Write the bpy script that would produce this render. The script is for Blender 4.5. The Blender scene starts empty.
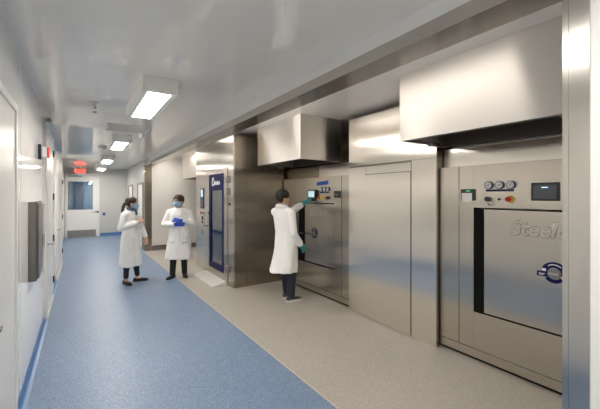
import bpy, bmesh, math, random
from mathutils import Vector, Matrix, noise
random.seed(7)
SC = bpy.context.scene
COL = SC.collection
PI = math.pi

# ------------------------------------------------------------------ materials
def new_mat(name):
    m = bpy.data.materials.new(name); m.use_nodes = True
    nt = m.node_tree; b = nt.nodes['Principled BSDF']
    return m, nt, b

def plain(name, col, rough=0.5, metal=0.0, spec=0.5, emit=None, estr=0.0, coat=0.0, noise=0.0, nscale=40, bump=0.0, bscale=60):
    m, nt, b = new_mat(name)
    b.inputs['Base Color'].default_value = (*col, 1)
    b.inputs['Roughness'].default_value = rough
    b.inputs['Metallic'].default_value = metal
    b.inputs['Specular IOR Level'].default_value = spec
    b.inputs['Coat Weight'].default_value = coat
    if emit:
        b.inputs['Emission Color'].default_value = (*emit, 1)
        b.inputs['Emission Strength'].default_value = estr
    tc = nt.nodes.new('ShaderNodeTexCoord')
    if noise > 0:
        n = nt.nodes.new('ShaderNodeTexNoise'); n.inputs['Scale'].default_value = nscale; n.inputs['Detail'].default_value = 4
        nt.links.new(tc.outputs['Object'], n.inputs['Vector'])
        r = nt.nodes.new('ShaderNodeValToRGB')
        r.color_ramp.elements[0].position = 0.3; r.color_ramp.elements[1].position = 0.7
        r.color_ramp.elements[0].color = (*[c * (1 - noise) for c in col], 1)
        r.color_ramp.elements[1].color = (*[min(1, c * (1 + noise)) for c in col], 1)
        nt.links.new(n.outputs['Fac'], r.inputs['Fac']); nt.links.new(r.outputs['Color'], b.inputs['Base Color'])
    if bump > 0:
        n2 = nt.nodes.new('ShaderNodeTexNoise'); n2.inputs['Scale'].default_value = bscale; n2.inputs['Detail'].default_value = 2
        nt.links.new(tc.outputs['Object'], n2.inputs['Vector'])
        bp = nt.nodes.new('ShaderNodeBump'); bp.inputs['Strength'].default_value = 1.0; bp.inputs['Distance'].default_value = bump
        nt.links.new(n2.outputs['Fac'], bp.inputs['Height']); nt.links.new(bp.outputs['Normal'], b.inputs['Normal'])
    return m

def steel(name, col, rough=0.2, aniso=0.6, tang=(0.7071, 0.7071, 0), warp=0.0, grain=(1, 1, 0.02)):
    m, nt, b = new_mat(name)
    b.inputs['Metallic'].default_value = 1.0
    b.inputs['Anisotropic'].default_value = aniso
    tc = nt.nodes.new('ShaderNodeTexCoord')
    mp = nt.nodes.new('ShaderNodeMapping'); mp.inputs['Scale'].default_value = grain
    nt.links.new(tc.outputs['Object'], mp.inputs['Vector'])
    n = nt.nodes.new('ShaderNodeTexNoise'); n.inputs['Scale'].default_value = 220; n.inputs['Detail'].default_value = 3
    nt.links.new(mp.outputs['Vector'], n.inputs['Vector'])
    r = nt.nodes.new('ShaderNodeMapRange'); r.inputs['To Min'].default_value = rough * 0.98; r.inputs['To Max'].default_value = rough * 1.02
    nt.links.new(n.outputs['Fac'], r.inputs['Value']); nt.links.new(r.outputs['Result'], b.inputs['Roughness'])
    cr = nt.nodes.new('ShaderNodeValToRGB')
    cr.color_ramp.elements[0].color = (*[c * 0.985 for c in col], 1); cr.color_ramp.elements[1].color = (*[min(1, c * 1.015) for c in col], 1)
    nt.links.new(n.outputs['Fac'], cr.inputs['Fac']); nt.links.new(cr.outputs['Color'], b.inputs['Base Color'])
    cx = nt.nodes.new('ShaderNodeCombineXYZ')
    for i in range(3): cx.inputs[i].default_value = tang[i]
    nt.links.new(cx.outputs[0], b.inputs['Tangent'])
    if warp > 0:
        n2 = nt.nodes.new('ShaderNodeTexNoise'); n2.inputs['Scale'].default_value = 1.1; n2.inputs['Detail'].default_value = 1
        nt.links.new(tc.outputs['Object'], n2.inputs['Vector'])
        bp = nt.nodes.new('ShaderNodeBump'); bp.inputs['Strength'].default_value = 1.0; bp.inputs['Distance'].default_value = warp
        nt.links.new(n2.outputs['Fac'], bp.inputs['Height']); nt.links.new(bp.outputs['Normal'], b.inputs['Normal'])
    return m

def flake_floor(name, base, light, dark, rough):
    m, nt, b = new_mat(name)
    tc = nt.nodes.new('ShaderNodeTexCoord')
    v = nt.nodes.new('ShaderNodeTexVoronoi'); v.inputs['Scale'].default_value = 170
    nt.links.new(tc.outputs['Object'], v.inputs['Vector'])
    sep = nt.nodes.new('ShaderNodeSeparateColor'); nt.links.new(v.outputs['Color'], sep.inputs[0])
    cr = nt.nodes.new('ShaderNodeValToRGB'); e = cr.color_ramp.elements
    e[0].position = 0.0; e[0].color = (*dark, 1); e[1].position = 1.0; e[1].color = (*light, 1)
    k = cr.color_ramp.elements.new(0.28); k.color = (*base, 1)
    k = cr.color_ramp.elements.new(0.74); k.color = (*base, 1)
    nt.links.new(sep.outputs[0], cr.inputs['Fac'])
    n = nt.nodes.new('ShaderNodeTexNoise'); n.inputs['Scale'].default_value = 1.6; n.inputs['Detail'].default_value = 4
    nt.links.new(tc.outputs['Object'], n.inputs['Vector'])
    mr = nt.nodes.new('ShaderNodeMapRange'); mr.inputs['To Min'].default_value = 0.94; mr.inputs['To Max'].default_value = 1.06
    nt.links.new(n.outputs['Fac'], mr.inputs['Value'])
    mx = nt.nodes.new('ShaderNodeVectorMath'); mx.operation = 'SCALE'
    nt.links.new(cr.outputs['Color'], mx.inputs[0]); nt.links.new(mr.outputs['Result'], mx.inputs['Scale'])
    nt.links.new(mx.outputs[0], b.inputs['Base Color'])
    b.inputs['Roughness'].default_value = rough
    n2 = nt.nodes.new('ShaderNodeTexNoise'); n2.inputs['Scale'].default_value = 130
    nt.links.new(tc.outputs['Object'], n2.inputs['Vector'])
    bp = nt.nodes.new('ShaderNodeBump'); bp.inputs['Distance'].default_value = 0.0008
    nt.links.new(n2.outputs['Fac'], bp.inputs['Height']); nt.links.new(bp.outputs['Normal'], b.inputs['Normal'])
    return m

def glass(name, tint, rough=0.02, amount=0.75):
    m, nt, b = new_mat(name)
    out = nt.nodes['Material Output']
    tr = nt.nodes.new('ShaderNodeBsdfTransparent'); tr.inputs['Color'].default_value = (*tint, 1)
    gl = nt.nodes.new('ShaderNodeBsdfGlossy'); gl.inputs['Roughness'].default_value = rough; gl.inputs['Color'].default_value = (0.95, 0.97, 1, 1)
    fr = nt.nodes.new('ShaderNodeFresnel'); fr.inputs['IOR'].default_value = 1.9
    mx = nt.nodes.new('ShaderNodeMixShader')
    nt.links.new(fr.outputs[0], mx.inputs[0]); nt.links.new(tr.outputs[0], mx.inputs[1]); nt.links.new(gl.outputs[0], mx.inputs[2])
    nt.links.new(mx.outputs[0], out.inputs['Surface'])
    return m

M = {}
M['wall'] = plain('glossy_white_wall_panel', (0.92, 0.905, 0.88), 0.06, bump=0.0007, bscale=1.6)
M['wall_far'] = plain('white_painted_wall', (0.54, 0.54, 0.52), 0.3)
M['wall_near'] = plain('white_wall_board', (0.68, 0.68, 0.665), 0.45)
M['header_white'] = plain('white_header_board', (0.74, 0.74, 0.73), 0.35)
M['ceil'] = plain('glossy_white_ceiling_panel', (0.85, 0.82, 0.765), 0.02)
M['alcove_ceil'] = plain('white_alcove_ceiling', (0.84, 0.80, 0.75), 0.2)
M['end_wall'] = plain('warm_white_wall_sheet', (0.78, 0.755, 0.72), 0.4)
M['cove'] = plain('blue_cove_base', (0.075, 0.19, 0.42), 0.3, noise=0.1, nscale=90)
M['floor_blue'] = flake_floor('blue_flake_epoxy', (0.172, 0.247, 0.378), (0.35, 0.425, 0.54), (0.105, 0.17, 0.30), 0.38)
M['floor_grey'] = flake_floor('greige_flake_epoxy', (0.425, 0.393, 0.35), (0.56, 0.52, 0.47), (0.325, 0.297, 0.265), 0.42)
M['floor_seam'] = plain('pale_floor_joint', (0.55, 0.47, 0.40), 0.4)
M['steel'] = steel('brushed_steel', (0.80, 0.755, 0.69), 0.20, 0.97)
M['steel_shaded'] = steel('brushed_steel_shaded', (0.33, 0.287, 0.235), 0.24, 0.97, warp=0.002)  # darkened copy of the brushed steel, dim reflections put into its colour
M['steel_hood'] = steel('brushed_steel_hood', (0.80, 0.76, 0.715), 0.37, 0.97, tang=(0, 0, 1), warp=0.03, grain=(0.02, 0.02, 1))
M['steel_front'] = steel('satin_steel_front', (0.57, 0.53, 0.475), 0.24, 0.95)
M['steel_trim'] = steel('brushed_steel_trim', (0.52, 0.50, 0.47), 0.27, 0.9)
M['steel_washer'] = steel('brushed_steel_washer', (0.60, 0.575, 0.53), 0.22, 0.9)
M['steel_soffit_shaded'] = steel('brushed_steel_soffit_shaded', (0.46, 0.41, 0.355), 0.2, 0.6)  # trim steel darkened, shade of the underside put into the colour
M['chrome'] = plain('chrome', (0.7, 0.7, 0.7), 0.12, metal=1)
M['dull_metal'] = plain('dull_grey_metal', (0.30, 0.29, 0.28), 0.35, metal=1)
M['hinge'] = plain('dark_hinge_metal', (0.06, 0.058, 0.055), 0.4, metal=0.6)
M['cabinet'] = plain('grey_brown_cabinet', (0.16, 0.148, 0.135), 0.3, metal=0.5)
M['black'] = plain('gap_shade_black', (0.006, 0.006, 0.006), 0.7, spec=0.1)  # flat black standing in for the shade inside gaps and recesses
M['black_plastic'] = plain('black_plastic', (0.015, 0.015, 0.017), 0.35)
M['dark_hood'] = plain('hood_inside_shade', (0.10, 0.085, 0.075), 0.4, metal=0.8)  # shade of the hood cavity put into the colour
M['door_white'] = plain('white_door_paint', (0.80, 0.79, 0.76), 0.3)
M['frame_white'] = plain('white_frame_paint', (0.77, 0.76, 0.74), 0.3)
M['light_box'] = plain('white_light_housing', (0.86, 0.85, 0.82), 0.4)
M['diffuser'] = plain('lit_diffuser', (0.9, 0.9, 0.9), 0.4, emit=(1.0, 0.945, 0.855), estr=22)
M['alcove_diffuser'] = plain('lit_alcove_diffuser', (0.9, 0.9, 0.9), 0.4, emit=(1.0, 0.93, 0.85), estr=3.1)
M['alcove_diffuser_far'] = plain('lit_bright_diffuser', (0.9, 0.9, 0.9), 0.4, emit=(1.0, 0.93, 0.84), estr=7)
M['alcove_diffuser_soft'] = plain('lit_soft_diffuser', (0.9, 0.9, 0.9), 0.4, emit=(1.0, 0.92, 0.83), estr=2.0)
M['navy'] = plain('navy_enamel', (0.008, 0.013, 0.080), 0.45, spec=0.08)
M['blue_tape'] = plain('blue_tape', (0.02, 0.09, 0.45), 0.5)
M['white_print'] = plain('white_print', (0.82, 0.82, 0.82), 0.5)
M['paper'] = plain('white_paper', (0.80, 0.79, 0.77), 0.7)
M['red'] = plain('red_plastic', (0.55, 0.015, 0.012), 0.35)
M['yellow'] = plain('yellow_plate', (0.62, 0.42, 0.06), 0.4)
M['green'] = plain('green_button', (0.03, 0.30, 0.10), 0.35)
M['orange'] = plain('orange_button', (0.75, 0.20, 0.03), 0.35)
M['red_lens'] = plain('lit_red_lens', (0.6, 0.02, 0.02), 0.3, emit=(1, 0.03, 0.02), estr=0.05)
M['exit_red'] = plain('lit_exit_red', (0.7, 0.03, 0.02), 0.4, emit=(1.0, 0.08, 0.05), estr=1.1)
M['exit_body'] = plain('exit_sign_housing', (0.42, 0.36, 0.34), 0.4)
M['led_green'] = plain('green_led', (0.05, 0.6, 0.2), 0.4, emit=(0.05, 0.8, 0.25), estr=0.25)
M['screen_dark'] = plain('dark_screen', (0.10, 0.105, 0.11), 0.25, noise=0.25, nscale=120)
M['screen_grey'] = plain('grey_screen', (0.05, 0.055, 0.06), 0.5, spec=0.15, emit=(0.5, 0.52, 0.55), estr=0.03)
M['screen_lit'] = plain('lit_screen', (0.3, 0.4, 0.45), 0.3, emit=(0.50, 0.78, 0.85), estr=0.30)
M['screen_bar'] = plain('lit_screen_bar', (0.3, 0.4, 0.6), 0.3, emit=(0.45, 0.65, 0.95), estr=0.8)
M['glass'] = glass('door_glass', (0.80, 0.84, 0.86))
M['glass_gauge'] = plain('gauge_face', (0.62, 0.62, 0.62), 0.2)
M['room_blue'] = plain('glowing_blue_room_wall', (0.012, 0.075, 0.135), 0.4, emit=(0.02, 0.14, 0.26), estr=0.14)  # wall glows by itself in place of light in that room
M['room_bright'] = plain('glowing_pale_blue_curtain', (0.22, 0.36, 0.52), 0.5, emit=(0.35, 0.55, 0.8), estr=0.15)  # curtain gives off its own glow, standing in for light behind the window
M['ramp'] = plain('ramp_plate', (0.62, 0.60, 0.57), 0.45, noise=0.05, nscale=30)
M['grille'] = plain('grey_grille', (0.72, 0.70, 0.67), 0.5)
M['coat'] = plain('white_cotton', (0.90, 0.895, 0.88), 0.85, bump=0.004, bscale=14)
M['coat_trim'] = plain('white_cotton_trim', (0.80, 0.79, 0.78), 0.85)
M['skin'] = plain('skin', (0.66, 0.40, 0.29), 0.5, noise=0.06, nscale=20)
M['skin_man'] = plain('tan_skin', (0.60, 0.35, 0.23), 0.5, noise=0.06, nscale=20)
M['lips'] = plain('lips', (0.42, 0.16, 0.13), 0.45)
M['hair_brown'] = plain('dark_brown_hair', (0.035, 0.015, 0.011), 0.6, noise=0.4, nscale=50, bump=0.006, bscale=70)
M['hair_black'] = plain('black_hair', (0.010, 0.008, 0.008), 0.55, noise=0.4, nscale=50, bump=0.004, bscale=70)
M['hair_mid'] = plain('brown_hair', (0.045, 0.022, 0.014), 0.6, noise=0.4, nscale=50, bump=0.006, bscale=70)
M['trousers'] = plain('black_cloth', (0.012, 0.012, 0.015), 0.8)
M['jeans'] = plain('dark_denim', (0.022, 0.028, 0.042), 0.85, noise=0.25, nscale=40)
M['leggings'] = plain('navy_cloth', (0.016, 0.020, 0.038), 0.8)
M['shoe'] = plain('black_leather', (0.010, 0.010, 0.010), 0.4)
M['sneaker'] = plain('dark_grey_canvas', (0.045, 0.045, 0.05), 0.7)
M['sole'] = plain('pale_rubber', (0.60, 0.59, 0.57), 0.6)
M['mask'] = plain('blue_mask_fabric', (0.36, 0.62, 0.84), 0.75)
M['glove_blue'] = plain('blue_nitrile', (0.03, 0.09, 0.55), 0.45)
M['glove_teal'] = plain('teal_nitrile', (0.015, 0.30, 0.33), 0.45)
M['scarf'] = plain('grey_blue_scarf', (0.10, 0.15, 0.21), 0.85, noise=0.5, nscale=45)
M['shirt'] = plain('pale_blue_shirt', (0.35, 0.50, 0.65), 0.8)
M['cuff'] = plain('grey_sleeve', (0.22, 0.24, 0.28), 0.8)
M['eye_white'] = plain('eye_white', (0.8, 0.78, 0.76), 0.25)
M['iris'] = plain('iris', (0.03, 0.018, 0.012), 0.2)

# ------------------------------------------------------------------ mesh helper
class MB:
    def __init__(s): s.bm = bmesh.new(); s.mats = []
    def _mi(s, mat):
        if mat is None: return 0
        if mat not in s.mats: s.mats.append(mat)
        return s.mats.index(mat)
    def box(s, x0, x1, y0, y1, z0, z1, bev=0.0, mat=None):
        r = bmesh.ops.create_cube(s.bm, size=1)
        vs = r['verts']
        for v in vs:
            v.co = Vector((x0 + (v.co.x + .5) * (x1 - x0), y0 + (v.co.y + .5) * (y1 - y0), z0 + (v.co.z + .5) * (z1 - z0)))
        fs = set(f for v in vs for f in v.link_faces)
        for f in fs: f.material_index = s._mi(mat)
        if bev > 0:
            es = list(set(e for v in vs for e in v.link_edges))
            bmesh.ops.bevel(s.bm, geom=es, offset=bev, segments=2, affect='EDGES', profile=0.5)
        return s
    def cyl(s, p0, p1, r0, r1=None, n=20, mat=None):
        if r1 is None: r1 = r0
        p0 = Vector(p0); p1 = Vector(p1); d = p1 - p0
        q = d.to_track_quat('Z', 'Y').to_matrix()
        A = []; B = []
        for i in range(n):
            a = 2 * PI * i / n; c = Vector((math.cos(a), math.sin(a), 0))
            A.append(s.bm.verts.new(p0 + q @ (c * r0))); B.append(s.bm.verts.new(p1 + q @ (c * r1)))
        mi = s._mi(mat)
        for i in range(n):
            j = (i + 1) % n; f = s.bm.faces.new((A[i], A[j], B[j], B[i])); f.material_index = mi; f.smooth = True
        f = s.bm.faces.new(list(reversed(A))); f.material_index = mi
        f = s.bm.faces.new(B); f.material_index = mi
        return s
    def tube(s, pts, r, n=10, mat=None):
        pts = [Vector(p) for p in pts]; rings = []; mi = s._mi(mat)
        rs = r if isinstance(r, (list, tuple)) else [r] * len(pts)
        prev = None
        for i, p in enumerate(pts):
            d = (pts[min(i + 1, len(pts) - 1)] - pts[max(i - 1, 0)]).normalized()
            u = Vector((0, 0, 1)) if prev is None else prev
            if abs(u.dot(d)) > 0.95 and prev is None: u = Vector((0, 1, 0))
            u = (u - d * u.dot(d)).normalized(); w = d.cross(u); prev = u
            rings.append([s.bm.verts.new(p + (u * math.cos(2 * PI * k / n) + w * math.sin(2 * PI * k / n)) * rs[i]) for k in range(n)])
        for a, b in zip(rings, rings[1:]):
            for k in range(n):
                f = s.bm.faces.new((a[k], a[(k + 1) % n], b[(k + 1) % n], b[k])); f.smooth = True; f.material_index = mi
        f = s.bm.faces.new(list(reversed(rings[0]))); f.material_index = mi
        f = s.bm.faces.new(rings[-1]); f.material_index = mi
        return s
    def prism(s, poly, axis, a0, a1, mat=None):
        """poly: 2-D outline, extruded along axis (0 x, 1 y, 2 z)"""
        def P(p, a):
            if axis == 0: return Vector((a, p[0], p[1]))
            if axis == 1: return Vector((p[0], a, p[1]))
            return Vector((p[0], p[1], a))
        A = [s.bm.verts.new(P(p, a0)) for p in poly]; B = [s.bm.verts.new(P(p, a1)) for p in poly]
        n = len(poly); mi = s._mi(mat)
        fs = [s.bm.faces.new((A[i], A[(i + 1) % n], B[(i + 1) % n], B[i])) for i in range(n)]
        fs.append(s.bm.faces.new(list(reversed(A)))); fs.append(s.bm.faces.new(B))
        for f in fs: f.material_index = mi
        bmesh.ops.recalc_face_normals(s.bm, faces=fs)
        return s
    def loft(s, rings, mat=None, close=True):
        R = [[s.bm.verts.new(Vector(p)) for p in r] for r in rings]; n = len(R[0]); mi = s._mi(mat)
        for a, b in zip(R, R[1:]):
            for k in range(n):
                f = s.bm.faces.new((a[k], a[(k + 1) % n], b[(k + 1) % n], b[k])); f.smooth = True; f.material_index = mi
        if close:
            s.bm.faces.new(list(reversed(R[0]))); s.bm.faces.new(R[-1])
        return s
    def ball(s, c, r, mat=None, u=16, v=10, M4=None):
        if isinstance(r, (int, float)): r = (r, r, r)
        m = Matrix.Translation(Vector(c)) @ (M4 if M4 else Matrix()) @ Matrix.Diagonal((r[0], r[1], r[2], 1))
        g = bmesh.ops.create_uvsphere(s.bm, u_segments=u, v_segments=v, radius=1, matrix=m)
        mi = s._mi(mat)
        for f in set(f for w in g['verts'] for f in w.link_faces): f.smooth = True; f.material_index = mi
        return s
    def quad(s, pts, mat=None):
        f = s.bm.faces.new([s.bm.verts.new(Vector(p)) for p in pts]); f.material_index = s._mi(mat); return s
    def build(s, name, mat=None, parent=None, M4=None):
        me = bpy.data.meshes.new(name)
        if M4: bmesh.ops.transform(s.bm, matrix=M4, verts=s.bm.verts)
        if parent is not None:
            inv = Matrix.Translation(-wloc(parent))
            bmesh.ops.transform(s.bm, matrix=inv, verts=s.bm.verts)
        s.bm.to_mesh(me); s.bm.free()
        if s.mats:
            for m in s.mats: me.materials.append(m)
        if mat is not None and not s.mats: me.materials.append(mat)
        o = bpy.data.objects.new(name, me); COL.objects.link(o)
        if parent is not None: o.parent = parent
        return o

def wloc(o):
    v = Vector((0, 0, 0))
    while o is not None:
        v = v + o.location; o = o.parent
    return v

def tag(o, label=None, cat=None, group=None, kind=None):
    if label: o['label'] = label
    if cat: o['category'] = cat
    if group: o['group'] = group
    if kind: o['kind'] = kind
    return o

def thing(name, loc, label, cat, group=None):
    o = bpy.data.objects.new(name, None); COL.objects.link(o); o.location = loc
    o.empty_display_size = 0.1
    return tag(o, label, cat, group)

def struct(name, mb, mat):
    return tag(mb.build(name, mat), kind='structure')

def box(name, mat, parent, x0, x1, y0, y1, z0, z1, bev=0.0):
    return MB().box(x0, x1, y0, y1, z0, z1, bev).build(name, mat, parent)

def text_obj(name, txt, mat, parent, size, extrude, loc, rot, shear=0.0, bold=0.0, align='LEFT', space=1.0, bevel=0.0):
    cu = bpy.data.curves.new(name, 'FONT'); cu.body = txt; cu.size = size; cu.extrude = extrude
    cu.shear = shear; cu.offset = bold; cu.align_x = align; cu.align_y = 'CENTER'; cu.space_character = space
    cu.resolution_u = 3; cu.bevel_depth = bevel; cu.bevel_resolution = 2
    tmp = bpy.data.objects.new('tmp', cu); COL.objects.link(tmp)
    dg = bpy.context.evaluated_depsgraph_get(); dg.update()
    me = bpy.data.meshes.new_from_object(tmp.evaluated_get(dg))
    bpy.data.objects.remove(tmp); bpy.data.curves.remove(cu)
    me.transform(Matrix.Translation(Vector(loc) - wloc(parent)) @ rot)
    me.name = name; me.materials.clear(); me.materials.append(mat)
    o = bpy.data.objects.new(name, me); COL.objects.link(o); o.parent = parent
    return o

# text facing -X (read from the corridor): text x axis -> -Y, text y axis -> +Z
ROT_MX = Matrix(((0, 0, -1, 0), (-1, 0, 0, 0), (0, 1, 0, 0), (0, 0, 0, 1)))
# text facing -Y: x -> +X, y -> +Z
ROT_MY = Matrix(((1, 0, 0, 0), (0, 0, -1, 0), (0, 1, 0, 0), (0, 0, 0, 1)))

# ------------------------------------------------------------------ key dimensions
XL = -0.40      # left wall
XF = -0.52      # left wall of the far bay
YS = 10.30      # where the far bay starts
H = 2.73
XH = 1.64       # right wall / portal face
YN = 0.53       # near jamb of the portal
YE = 10.68      # far end of the portal
YB = -4.0
YFAR = 15.6
HA = 2.80       # alcove ceiling

# ------------------------------------------------------------------ setting
def xb(y): return 1.684 - 0.0138 * y
f = MB()
f.quad([(-1, YB - .2, 0), (xb(YB), YB - .2, 0), (xb(YE), YE, 0), (-1, YE, 0)], M['floor_blue'])
f.quad([(-1, YE, 0), (2.2, YE, 0), (2.2, 17.6, 0), (-1, 17.6, 0)], M['floor_blue'])
f.quad([(xb(YB), YB - .2, 0), (4.6, YB - .2, 0), (4.6, YE, 0), (xb(YE), YE, 0)], M['floor_grey'])
f.quad([(2.2, YE, 0), (4.6, YE, 0), (4.6, 17.6, 0), (2.2, 17.6, 0)], M['floor_grey'])
struct('floor', f, None)
struct('trim_1', MB().prism([(xb(YB) - .006, YB), (xb(YB) + .010, YB), (xb(YE) + .010, YE), (xb(YE) - .006, YE)], 2, 0.0, 0.0015), M['floor_seam'])

c = MB().box(XF - .2, XH + .25, YB - .2, YFAR + .2, H, H + .1)
struct('ceiling', c, M['ceil'])
struct('alcove_ceiling', MB().box(XH + .25, 4.6, 0.2, YE + .3, HA, HA + .1), M['alcove_ceil'])

w = MB().box(XL - .15, XL, YB - .2, YS, 0, H)
for y in (1.55, 3.42, 5.05, 7.35): w.box(XL, XL + .002, y - .012, y + .012, 0.1, H, 0.0008)
struct('wall_left', w, M['wall'])
struct('wall_left_far', MB().box(XF - .15, XF, YS, YFAR + .1, 0, H), M['wall'])
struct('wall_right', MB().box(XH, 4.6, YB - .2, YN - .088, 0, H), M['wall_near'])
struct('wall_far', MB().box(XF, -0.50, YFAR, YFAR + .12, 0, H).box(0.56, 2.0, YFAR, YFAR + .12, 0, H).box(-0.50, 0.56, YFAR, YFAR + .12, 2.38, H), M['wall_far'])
struct('wall_back', MB().box(XL - .1, 4.6, YB - .2, YB, 0, H), M['wall_near'])
# the right wall beyond the portal, with two door openings' dark frames
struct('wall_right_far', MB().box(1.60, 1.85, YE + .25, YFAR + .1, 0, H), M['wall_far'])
struct('wall_alcove_back', MB().box(4.1, 4.6, 0.2, YE + .3, 0, HA), M['steel_shaded'])
struct('wall_alcove_near', MB().box(1.86, 4.1, 0.25, 0.35, 0, HA), M['steel_shaded'])
ew = MB().box(1.76, 4.1, YE, YE + .25, 0.15, HA)
ew.box(2.9, 2.91, YE - .003, YE, 0.15, HA)
struct('wall_alcove_end', ew, M['end_wall'])
struct('baseboard_alcove_end', MB().box(1.76, 4.1, YE - .012, YE + .25, 0, 0.13), M['dull_metal'])
# portal: white header board, steel face, steel underside and jambs
struct('wall_header', MB().box(XH, XH + .22, YN - .088, YE + .25, 2.56, H + .05), M['header_white'])
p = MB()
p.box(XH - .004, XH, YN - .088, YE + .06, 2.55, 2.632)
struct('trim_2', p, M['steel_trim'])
struct('trim_5', MB().box(XH, XH + .215, YN, YE, 2.55, 2.556), M['steel_soffit_shaded'])
p = MB()
p.box(XH - .004, XH + .22, YN - .088, YN, 0, 2.55)
p.box(XH - .010, XH - .004, YN - .088, YN - .080, 0, 2.55).box(XH - .008, XH - .004, YN - .020, YN - .012, 0, 2.55)
struct('trim_3', p, M['steel_trim'])
struct('trim_4', MB().box(1.58, 1.76, YE, YE + .25, 0, 2.55).box(1.578, 1.765, YE - .006, YE + .01, 0, 2.55), M['steel_shaded'])
# coved blue bases
def cove(name, x, y0, y1, sgn):
    pr = [(x, 0), (x + sgn * .045, 0), (x + sgn * .020, .006), (x + sgn * .008, .022), (x + sgn * .004, .05), (x + sgn * .004, .105), (x, .105)]
    return struct(name, MB().prism(pr, 1, y0, y1), M['cove'])
cove('baseboard_left', XL, YB, 1.95, 1)
cove('baseboard_left.001', XL, 3.12, 5.50, 1)
cove('baseboard_left.002', XL, 6.92, 7.80, 1)
cove('baseboard_left_far', XF, YS, YFAR, 1)
cove('baseboard_right_far', 1.60, YE + .26, YFAR, -1)
struct('baseboard_far', MB().prism([(YFAR, 0), (YFAR - .045, 0), (YFAR - .02, .006), (YFAR - .008, .022), (YFAR - .004, .05), (YFAR - .004, .13), (YFAR, .13)], 0, 0.64, 1.60), M['cove'])

# ---- doors on the left wall
def lever(parent, x, y, z, dy, sgn=1):
    m = MB().cyl((x, y, z), (x + sgn * .012, y, z), .026).cyl((x + sgn * .012, y, z), (x + sgn * .05, y, z), .010)
    m.tube([(x + sgn * .05, y - dy * .008, z), (x + sgn * .053, y + dy * .05, z), (x + sgn * .050, y + dy * .115, z - .004)], [.011, .010, .008])
    return m.build('lever_handle', M['chrome'], parent)
def hinges(parent, x, y, zs, sgn=1, mat='hinge'):
    for z in zs:
        MB().cyl((x + sgn * .012, y, z - .055), (x + sgn * .012, y, z + .055), .009).box(min(x, x + sgn * .004), max(x, x + sgn * .004), y - .03, y + .03, z - .05, z + .05).build('hinge', M[mat], parent)
def side_door(n, y0, y1, zt, lev_y, lev_dy, hinge_y, hz, leaves=1, lev_z=0.98):
    d = tag(bpy.data.objects.new('door_%d' % n, None), kind='structure'); COL.objects.link(d); d.location = (XL, (y0 + y1) / 2, 0)
    fw = .055
    MB().box(XL, XL + .022, y0 - fw, y0, 0, zt + fw, .003).box(XL, XL + .022, y1, y1 + fw, 0, zt + fw, .003).box(XL, XL + .022, y0, y1, zt, zt + fw, .003).build('door_frame', M['frame_white'], d)
    n_ = leaves; wdt = (y1 - y0) / n_
    for k in range(n_):
        MB().box(XL, XL + .012, y0 + k * wdt + .004, y0 + (k + 1) * wdt - .004, .01, zt - .004, .002).build('door_leaf', M['door_white'], d)
    if lev_y is not None: lever(d, XL + .012, lev_y, lev_z, lev_dy)
    hinges(d, XL + .014, hinge_y, hz)
    MB().box(XL + .002, XL + .03, y0, y1, 0, .009).build('threshold', M['ramp'], d)
    return d
side_door(1, 2.02, 3.05, 2.245, 2.12, 1, 3.052, (), lev_z=0.985)
side_door(2, 5.60, 6.80, 2.52, 5.72, 1, 6.80, (2.34, 1.63, 0.95, 0.27))
side_door(3, 7.92, 9.92, 2.45, 8.0, 1, 9.92, (1.98, 1.13, 0.30), leaves=2)

# ---- far door with window
d = tag(bpy.data.objects.new('door_4', None), kind='structure'); COL.objects.link(d); d.location = (0.03, YFAR, 0)
MB().box(-.50, -.455, YFAR - .03, YFAR + .05, 0, 2.38, .004).box(.555, .62, YFAR - .03, YFAR + .05, 0, 2.44, .004).box(-.50, .62, YFAR - .03, YFAR + .05, 2.36, 2.44, .004).build('door_frame', M['frame_white'], d)
lf = MB()
lf.box(-.455, -.43, YFAR, YFAR + .045, .03, 2.36).box(.40, .555, YFAR, YFAR + .045, .03, 2.36).box(-.43, .40, YFAR, YFAR + .045, 2.21, 2.36).box(-.43, .40, YFAR, YFAR + .045, .03, 1.085)
lf.build('door_leaf', M['door_white'], d)
MB().box(-.445, .415, YFAR - .006, YFAR, 2.20, 2.222).box(-.445, .415, YFAR - .006, YFAR, 1.07, 1.092).box(-.445, -.425, YFAR - .006, YFAR, 1.07, 2.22).box(.395, .415, YFAR - .006, YFAR, 1.07, 2.22).build('window_bead', M['frame_white'], d)
MB().box(-.43, .40, YFAR + .018, YFAR + .024, 1.085, 2.21).build('window_pane', M['glass'], d)
MB().box(-.445, .50, YFAR - .004, YFAR, .035, .29).build('kick_plate', M['dull_metal'], d)
MB().box(-.455, .555, YFAR - .01, YFAR + .03, .004, .03).build('door_sweep', M['dull_metal'], d)
MB().box(.47, .56, YFAR - .03, YFAR, .96, 1.02, .006).cyl((.50, YFAR - .06, .99), (.50, YFAR - .03, .99), .012).tube([(.50, YFAR - .06, .99), (.42, YFAR - .065, .985), (.36, YFAR - .06, .98)], .011).build('lever_handle', M['dull_metal'], d)
MB().box(.545, .60, YFAR - .05, YFAR - .03, .95, 1.03, .004).build('strike_box', M['black_plastic'], d)
cl = MB().tube([(-.46, YFAR - .09, 2.475), (.56, YFAR - .09, 2.475)], .05, n=14).build('door_operator', M['grille'], d)
MB().box(-.44, .05, YFAR - .12, YFAR - .09, 2.38, 2.42, .005).build('operator_arm', M['dull_metal'], d)
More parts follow.
